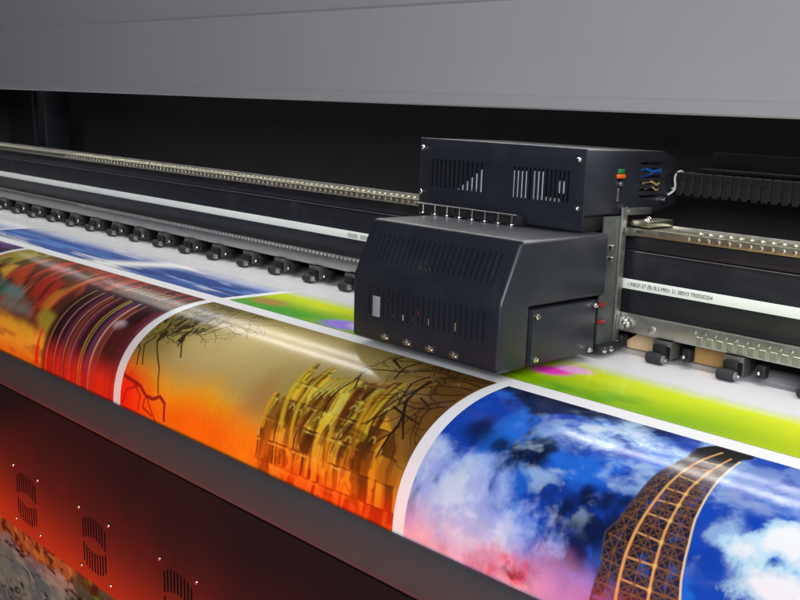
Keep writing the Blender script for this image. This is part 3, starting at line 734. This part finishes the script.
# tower
SK = (26, 20, 22); G1, G2, G3 = (182, 132, 78), (112, 76, 44), (206, 180, 140)
LO = [(-0.6022, 0.0288), (-0.5997, 0.0568), (-0.6135, 0.1076), (-0.6156, 0.1507), (-0.6200, 0.1865), (-0.6293, 0.2052), (-0.6234, 0.2270), (-0.6190, 0.2380), (-0.6213, 0.2635), (-0.6238, 0.2893)]
RO = [(-0.5396, 0.0277), (-0.5396, 0.0762), (-0.5353, 0.1171), (-0.5302, 0.1533), (-0.5224, 0.1826), (-0.5184, 0.2030), (-0.5138, 0.2254), (-0.5079, 0.2465)]
ML = [(-0.5711, 0.0173), (-0.5800, 0.0483), (-0.5866, 0.0844), (-0.5893, 0.1197), (-0.5905, 0.1548), (-0.5920, 0.1885), (-0.5919, 0.2181), (-0.5905, 0.2422), (-0.5888, 0.2762)]
MM = [(-0.5526, 0.0272), (-0.5578, 0.0720), (-0.5614, 0.1126), (-0.5585, 0.1513), (-0.5566, 0.1797), (-0.5525, 0.2080), (-0.5493, 0.2346), (-0.5467, 0.2608)]
ext = lambda L: list(L)+[(2*L[-1][0]-L[-2][0], 2*L[-1][1]-L[-2][1]+.02)]
LO, RO, ML, MM = ext(LO), ext(RO), ext(ML), ext(MM)
peek = .62+.38*(1-sm(.60, .74, fbm(U*70, V*60, 191, 3)))
cv.poly(LO+RO[::-1], SK, .93, .0015, peek)
cv.poly([(-0.6041, 0.0257), (-0.5954, 0.0084), (-0.5831, -0.0065), (-0.5548, -0.0073), (-0.5340, 0.0000), (-0.5311, 0.0114), (-0.5394, 0.0209), (-0.5388, 0.0291), (-0.5597, 0.0483), (-0.5981, 0.0593)], (16, 14, 18), 1, .0015)
def at(L, t):
    n = len(L)-1; k = min(int(t*n), n-1); f = t*n-k
    return (L[k][0]*(1-f)+L[k+1][0]*f, L[k][1]*(1-f)+L[k+1][1]*f)
def resample(L, n=60):
    P = np.array(L); d = np.concatenate([[0], np.cumsum(np.hypot(*np.diff(P, axis=0).T))]); t = np.linspace(0, d[-1], n)
    return [(float(np.interp(a, d, P[:, 0])), float(np.interp(a, d, P[:, 1]))) for a in t]
LO, RO, ML, MM = map(resample, (LO, RO, ML, MM))
rows = [(-0.5803, 0.0513), (-0.5841, 0.0720), (-0.5865, 0.0978), (-0.5893, 0.1197), (-0.5906, 0.1409), (-0.5930, 0.1645), (-0.5903, 0.1917), (-0.5906, 0.2212), (-0.5879, 0.2499), (-0.5884, 0.2744)]
def near(L, sv): return min(L, key=lambda p: abs(p[1]-sv))
prev = None
for r in rows:
    sv = r[1]; pts = [near(LO, sv), near(ML, sv), near(MM, sv), near(RO, sv)]
    cv.stroke(pts[1:3], .0009, G1, .85); cv.stroke(pts[2:], .0009, G2, .85); cv.stroke(pts[:2], .0006, (84, 62, 44), .6)
    if prev:
        for a, b in ((1, 2), (2, 3), (0, 1)):
            c_ = (88, 58, 34) if a else (60, 50, 50)
            cv.stroke([prev[a], pts[b]], .0007, c_, .8); cv.stroke([prev[b], pts[a]], .0007, c_, .8)
            m0 = ((prev[a][0]+prev[b][0])/2, (prev[a][1]+prev[b][1])/2); m1 = ((pts[a][0]+pts[b][0])/2, (pts[a][1]+pts[b][1])/2)
            cv.stroke([m0, m1], .0005, (110, 74, 44), .7)
            cv.stroke([m0, pts[a]], .0005, (100, 70, 46), .6); cv.stroke([m0, pts[b]], .0005, (100, 70, 46), .6)
            mid = lambda p, q_: ((p[0]+q_[0])/2, (p[1]+q_[1])/2)
            cv.stroke([mid(prev[a], pts[a]), mid(prev[b], pts[b])], .0006, (110, 76, 46), .7); cv.stroke([mid(prev[a], pts[a]), m1], .0005, (96, 66, 40), .7); cv.stroke([mid(prev[b], pts[b]), m1], .0005, (96, 66, 40), .7); cv.stroke([mid(prev[a], pts[a]), m0], .0005, (96, 66, 40), .7)
    prev = pts
cv.stroke(ML, .0013, G1, 1, None, .0019); cv.stroke(MM, .0010, G1, 1, None, .0017); cv.stroke(RO, .0010, G3, .9); cv.stroke(LO, .0010, (60, 52, 60), .8)
for r in rows: cv.stroke([near(MM, r[1]), near(MM, r[1]+.0005)], .0020, (226, 176, 104), .6, .003)
gl = sm(.245, .33, V)*sm(-.66, -.60, U)*(1-sm(-.57, -.53, U)); cv.mix((206, 40, 16), gl*.7*(.4+.6*fbm(U*60, V*50, 197, 4)))
cv.build("printed_picture", "iron lattice tower print under a stormy blue sky")

# ---- left print: red houses and dark columns
cv = Canvas(-2.6955, -1.8135, 0, SMAX, 640, 330); U, V = cv.U, cv.V
rng = random.Random(3)
cv.fill((78, 40, 24))
# house fronts: upright strips, warm at the left, plum at the right
st = fbm(U*38+.4*fbm(U*9, V*9, 201), V*2.2, 203, 4); st2 = fbm(U*75, V*3.0, 205, 3)
cv.mix((158, 56, 28), sm(.44, .62, st)*(1-sm(-2.2, -2.08, U))*.9)
cv.mix((190, 106, 42), sm(.56, .70, st2)*(1-sm(-2.15, -2.0, U))*.65)
cv.mix((40, 18, 10), sm(.55, .70, fbm(U*46, V*3, 211, 4))*.8)
cv.mix((150, 40, 60), sm(-2.2, -2.05, U)*sm(.5, .7, st2)*(1-sm(.05, .09, V))*.7)
ol = np.exp(-(((U+2.63)/.10)**2+((V-.01)/.05)**2)); cv.mix((126, 122, 34), ol*.95)
cv.mix((140, 134, 50), (1-sm(-2.62, -2.5, U))*sm(.4, .6, fbm(U*20, V*16, 213, 4))*(1-sm(.09, .13, V))*.8)
cv.mix((58, 40, 14), sm(.52, .66, fbm(U*30, V*22, 217, 4))*(1-sm(-2.55, -2.4, U))*(1-sm(.10, .15, V))*.8)
R_ = (158, 36, 20)
for pts, c in (([(-2.3380, 0.1602), (-2.3782, 0.0848), (-2.2512, 0.1047), (-2.2402, 0.1868)], R_), ([(-2.4806, 0.1397), (-2.5185, 0.0890), (-2.4856, 0.0695), (-2.4070, 0.1503)], (170, 62, 26)), ([(-2.4535, 0.0451), (-2.4267, -0.0042), (-2.3312, 0.0659), (-2.3782, 0.0848)], (156, 50, 28)),
               ([(-2.3452, 0.0239), (-2.2845, -0.0485), (-2.1168, -0.0117), (-2.1657, 0.0420)], (150, 48, 26)), ([(-2.5848, 0.1251), (-2.5765, 0.0955), (-2.5321, 0.0936), (-2.5134, 0.1473)], (206, 150, 46)), ([(-2.2402, 0.1868), (-2.2436, 0.1300), (-2.2164, 0.1225), (-2.1904, 0.1853)], (214, 112, 30))):
    cv.poly(pts, c, .85, .008, .55+.45*sm(.35, .55, fbm(U*40, V*6, 221, 3)))
for pts in ([(-2.3471, 0.1551), (-2.3769, 0.0906)], [(-2.3312, 0.0659), (-2.3837, -0.0097)], [(-2.2691, 0.1685), (-2.3028, 0.1105)], [(-2.3884, 0.1572), (-2.4310, 0.0968)], [(-2.2201, 0.0693), (-2.2287, 0.0002)], [(-2.1806, 0.0691), (-2.1573, -0.0032)]):
    cv.stroke(pts, .0045, (44, 20, 8), .8, .006)
cv.poly([(-2.5414, 0.1456), (-2.4807, 0.1517), (-2.4212, 0.1710), (-2.4517, 0.1957)], (40, 104, 84), .8, .010)
cv.poly([(-2.4572, 0.1846), (-2.4488, 0.1559), (-2.3804, 0.1554), (-2.3381, 0.1797), (-2.3922, 0.1962)], (84, 124, 120), .8, .014)
cv.poly([(-2.4450, 0.2003), (-2.3812, 0.1882), (-2.2916, 0.1884), (-2.2430, 0.2171), (-2.3439, 0.2254), (-2.4162, 0.2227)], (104, 112, 104), .8, .016)
cv.poly([(-2.4213, 0.2183), (-2.2430, 0.2171), (-2.1944, 0.2230), (-2.2128, 0.2506), (-2.4027, 0.2359)], (70, 40, 22), .7, .010)
cv.poly([(-2.2232, 0.2028), (-2.2088, 0.1833), (-2.1193, 0.1929), (-2.1112, 0.2361), (-2.1826, 0.2354)], (140, 134, 36), .9, .008)
cv.poly([(-2.1904, 0.1853), (-2.1861, 0.1388), (-2.1831, 0.1032), (-2.1076, 0.1675), (-2.1270, 0.1945)], (52, 30, 18), .85, .010)
# orange ground
orr = sm(.222, .250, V-.10*(U+2.25)*.5+.02*(fbm(U*30, V*20, 231)-.5))*(1-sm(-2.14, -2.11, U)); cv.mix((255, 158, 36), orr*.95)
cv.mix((255, 104, 14), orr*sm(.265, .32, V+.02*(fbm(U*30, V*8, 233)-.5))); cv.mix((150, 84, 20), orr*sm(.55, .68, fbm(U*16, V*90, 237, 3))*.7)
# dark columns with thin gold lines
cm = sm(-2.155, -2.135, U+.05*sm(.12, .07, V))*sm(.074, .090, V+.02*(fbm(U*30, V*3, 243)-.5)); cv.mix((48, 16, 20), cm*.95)
for k in range(30):
    x = -2.13+rng.random()*.315; c = rng.choice([(96, 36, 60), (74, 24, 30), (120, 52, 40), (28, 10, 14), (64, 36, 86), (24, 10, 12), (92, 30, 24)])
    cv.stroke([(x, .10+rng.random()*.03), (x+rng.uniform(-.004, .004), .34)], rng.uniform(.002, .008), c, .75, .003)
for x, w, c in ((-2.122, .0013, (196, 150, 90)), (-2.085, .0011, (190, 140, 150)), (-2.045, .0012, (206, 150, 110)), (-2.012, .0011, (170, 110, 70)), (-1.972, .0020, (216, 164, 76)), (-1.962, .0012, (226, 180, 96)), (-1.925, .0014, (220, 190, 180)), (-1.90, .0010, (170, 120, 110))):
    cv.stroke([(x+.006, .095), (x, .16), (x, .335)], w, c, .85)
for k in range(46):
    sv = .075+k*.0042; cv.stroke([(-1.9725, sv), (-1.9615, sv+.001)], .0008, (70, 34, 14), .8); cv.stroke([(-2.124, sv), (-2.119, sv)], .0007, (60, 30, 20), .7)
cv.poly([(-2.02, .035), (-1.88, .03), (-1.86, .06), (-1.99, .075)], (52, 30, 30), .7, .008)
for k in range(8): cv.stroke([(-2.03+.02*k, .03), (-2.04+.02*k, .06)], .0016, (206, 170, 90), .6)
q = [(-1.8961, 0.1630)][0]
dd = np.hypot((U-q[0])/.035, (V-q[1])/.02); cv.mix((206, 180, 190), (1-sm(.2, .9, dd))*.6)
cv.poly([(-1.90, .165), (-1.845, .15), (-1.8135, .18), (-1.8135, .35), (-1.91, .35)], (76, 26, 20), .7, .01)
rb = sm(.222, .30, V+.03*(fbm(U*40, V*10, 251)-.5))*sm(-2.15, -2.12, U); cv.C = cv.C*(1-.78*rb[..., None])+.78*rb[..., None]*(ink((255, 42, 16))*(.30+1.0*fbm(U*80, V*4, 257, 3))[..., None])
q = [(-2.1714, 0.2843)][0]
cv.stroke([(q[0], q[1]-.055), (q[0], q[1]+.02)], .0020, (214, 22, 10), .95, None, .010); cv.stroke([(q[0]-.010, q[1]-.012), (q[0]+.010, q[1]-.012)], .0020, (214, 22, 10), .9)
cv.blur(14, 1-sm(-2.20, -2.12, U)); cv.blur(3)
cv.C *= (1+.18*(fbm(U*120, V*60, 263, 4)-.5))[..., None]
cv.build("printed_picture", "red house fronts and dark columns print")

# ---- far left print and the row still being printed
cv = Canvas(-3.60, -2.7205, 0, SMAX, 200, 90); U, V = cv.U, cv.V
cv.fill((52, 30, 76)); cv.mix((110, 70, 130), sm(.5, .7, fbm(U*20, V*20, 401, 4))); cv.mix((210, 90, 30), sm(.18, .27, V)); cv.mix((40, 60, 30), sm(.55, .7, fbm(U*14, V*9, 405, 4)))
cv.build("printed_picture", "purple flower field print at the far left")
def back(x0, x1, nx): return Canvas(x0, x1, -.262, -.0375, nx, 110)
WH = M['paper'].node_tree.nodes["Principled BSDF"].inputs["Base Color"].default_value[:3]
def fade(cv, s0, s1):
    a = 1-sm(s0, s1, cv.V+.03*(fbm(cv.U*3, cv.V*6, 431)-.5)+.012*(fbm(cv.U*30, cv.V*4, 433)-.5))
    cv.C = cv.C*(1-a[..., None]) + np.array(WH)*a[..., None]
cv = back(-3.95, -3.155, 160); U, V = cv.U, cv.V
cv.fill((60, 90, 160)); cv.mix((150, 170, 210), sm(.5, .75, fbm(U*4, V*40, 411, 4))*.7); fade(cv, -.20, -.06)
cv.build("printed_picture", "half finished blue sky print farthest left")
cv = back(-3.13, -1.8125, 420); U, V = cv.U, cv.V
cv.fill((34, 66, 132)); cv.mix((16, 34, 84), sm(.42, .66, fbm(U*5, V*24, 415, 4))*sm(-.20, -.05, V)*.9); cv.mix((84, 122, 184), sm(.5, .72, fbm(U*4, V*60, 417, 4))*.6)
w_ = np.exp(-((U+2.33+.9*(V+.10))/.06)**2); cv.mix((206, 214, 232), np.clip(w_*.95+sm(.60, .78, fbm(U*5+V*6, V*60-U*3, 421, 4))*.6, 0, 1))
fade(cv, -.235, -.13)
cv.build("printed_picture", "half finished blue sky and cloud print")
cv = back(-1.7865, .62, 700); U, V = cv.U, cv.V
cv.fill((186, 200, 10)); gr = sm(-.17, -.05, V+.06*(fbm(U*5, V*9, 441)-.5)); cv.mix((112, 160, 6), gr*.9)
cv.mix((30, 130, 20), sm(.5, .72, fbm(U*6, V*12, 445, 4))*gr*.8*sm(-1.9, -1.7, -U*0-1.75)); cv.mix((52, 150, 24), (1-sm(-1.62, -1.42, U))*sm(-.16, -.05, V)*.8)
cv.mix((214, 210, 0), sm(-.7, -.45, U)*.5)
def spot(px_, sv, rx, ry, c, a):
    d = np.hypot((U-px_)/rx, (V-sv)/ry)+.25*(fbm(U*30, V*20, 451)-.5); cv.mix(c, (1-sm(.4, 1.0, d))*a)
spot(-1.72, -.095, .08, .035, (170, 110, 60), .75)
cv.C *= .78
fade(cv, -.235, -.165)
spot(-1.445, -.075, .085, .045, (124, 96, 190), .95); spot(-1.40, -.10, .06, .05, (196, 180, 226), .8)
spot(-.975, -.130, .055, .040, (206, 26, 160), .95); spot(-.955, -.165, .05, .03, (226, 130, 200), .8)
cv.build("printed_picture", "half finished lime green field print with purple flowers")

# ------------------------------------------------------------------ 6. finished sheet below the panel
cv = Canvas(-3.4, -.9, 0, .62, 620, 200)
U, V = cv.U, cv.V
cv.fill((150, 134, 116))
wU = U+.05*(fbm(U*9, V*9, 299)-.5); wV = V+.03*(fbm(U*9+4, V*9, 298)-.5)
n2 = fbm(wU*9, wV*14, 311, 4)
cv.mix((112, 106, 108), sm(.45, .7, n2)*.8); cv.mix((180, 160, 134), sm(.5, .72, fbm(wU*24, wV*70, 317, 5))*.7)
cr = np.abs(fbm(wU*7, wV*30, 331, 4)-.5); cr2 = np.abs(fbm(wU*13+3, wV*44, 333, 4)-.5)
cv.mix((30, 22, 20), (1-sm(.014, .046, cr))*sm(.28, .36, fbm(wU*12, wV*16, 335, 3)))
cv.mix((44, 34, 30), (1-sm(.006, .026, cr2))*sm(.40, .50, fbm(wU*14+7, wV*18, 337, 3))*.9)
edge = V - (.300 + .060*(fbm(U*16, V*6, 341, 4)-.3))
em = 1-sm(-.008, .008, edge)
cv.mix((150, 88, 30), em*.9); cv.mix((44, 26, 12), em*sm(.47, .60, fbm(U*40, V*60, 351, 4))); cv.mix((196, 130, 50), em*sm(.58, .70, fbm(U*34, V*50, 355, 4))*.8)
gm = sm(-2.03, -1.96, U + .10*(fbm(U*20, V*20, 361, 4)-.5) + (V-.3)*.25)
cv.mix((44, 66, 26), gm); cv.mix((20, 26, 14), gm*sm(.42, .62, fbm(U*60+V*30, V*40, 371, 5))); cv.mix((84, 130, 34), gm*sm(.60, .78, fbm(U*45, V*70, 381, 4)))
gs = sm(.56, .66, fbm(U*22, V*26, 391, 4))*sm(-2.22, -2.02, U); cv.mix((50, 84, 62), gs*.75)
me = bpy.data.meshes.new("hanging_print")
co = np.zeros(U.shape+(3,)); co[..., 0] = U; co[..., 1] = .884 + .002*np.sin(U*7); co[..., 2] = -.35-V
grid_mesh(me, co)
at = me.color_attributes.new("ink", 'FLOAT_COLOR', 'POINT'); rgba = np.ones(U.shape+(4,), np.float32); rgba[..., :3] = cv.C
at.data.foreach_set("color", rgba.reshape(-1))
hp = obj("hanging_print", me, ink_mat("take_up_ink", .5), None, smooth=80)
hp['label'] = "grey bark and green leaf print hanging below the front panel"; hp['category'] = "print"

bm = bm_new(); add_box(bm, -8, 4, -3, 4, -1.02, -1.0)
fl = obj("floor", bm, M['floor'], None, smooth=0); fl['kind'] = 'structure'

# ------------------------------------------------------------------ lights
def area(name, loc, target, sx, sy, power, col=(1, 1, 1), spread=180):
    l = bpy.data.lights.new(name, 'AREA'); l.shape = 'RECTANGLE'; l.size = sx; l.size_y = sy; l.energy = power; l.color = col
    l.spread = math.radians(spread)
    o = bpy.data.objects.new(name, l); COL.objects.link(o); o.location = loc
    d = (Vector(target)-Vector(loc)).normalized()
    o.rotation_euler = d.to_track_quat('-Z', 'Y').to_euler()
    return o
area("hood_lamp", (-1.9, 1.338, .448), (-1.9, 1.26, 0), 5.6, .022, 9.5, (1, .985, .96), 130)
area("inner_lamp", (-1.9, 1.72, .66), (-1.9, 1.35, .25), 5.6, .03, 7, (1, .99, .97), 140)
area("room_lamp", (1.3, -1.5, 1.35), (-1.0, 1.2, .15), 2.2, 1.4, 152, (.94, .955, 1.0))
area("heater_lamp", (-1.7, .20, -.40), (-1.7, .90, -.19), 3.4, .05, 1.25, (1, .22, .035), 26)
area("heater_lamp", (-3.35, .60, -.985), (-3.35, .6001, 1), 1.9, .26, 7.0, (1, .045, .002))
area("heater_lamp", (-1.75, .58, -.985), (-1.75, .5801, 1), 1.3, .26, 4.5, (1, .045, .002))

w = bpy.data.worlds.new("World"); S.world = w; w.use_nodes = True
w.node_tree.nodes["Background"].inputs[0].default_value = (.80, .84, 1.0, 1)
w.node_tree.nodes["Background"].inputs[1].default_value = .05

# ------------------------------------------------------------------ camera
cam = bpy.data.cameras.new("camera"); co_ = bpy.data.objects.new("camera", cam); COL.objects.link(co_)
cam.sensor_width = 36; cam.lens = 43.8353; cam.shift_x = -0.12036; cam.shift_y = 0.04708
cam.clip_start = .02; cam.clip_end = 60
co_.matrix_world = Matrix([[0.738649, -0.181176, 0.649286, 0.0], [0.672345, 0.128752, -0.728955, 0.0], [0.048472, 0.974986, 0.216916, 0.4], [0.0, 0.0, 0.0, 1.0]])
cam.dof.use_dof = True; cam.dof.focus_distance = 1.62; cam.dof.aperture_fstop = 14
S.camera = co_
S.view_settings.view_transform = 'Standard'; S.view_settings.look = 'None'; S.view_settings.exposure = 0; S.view_settings.gamma = 1
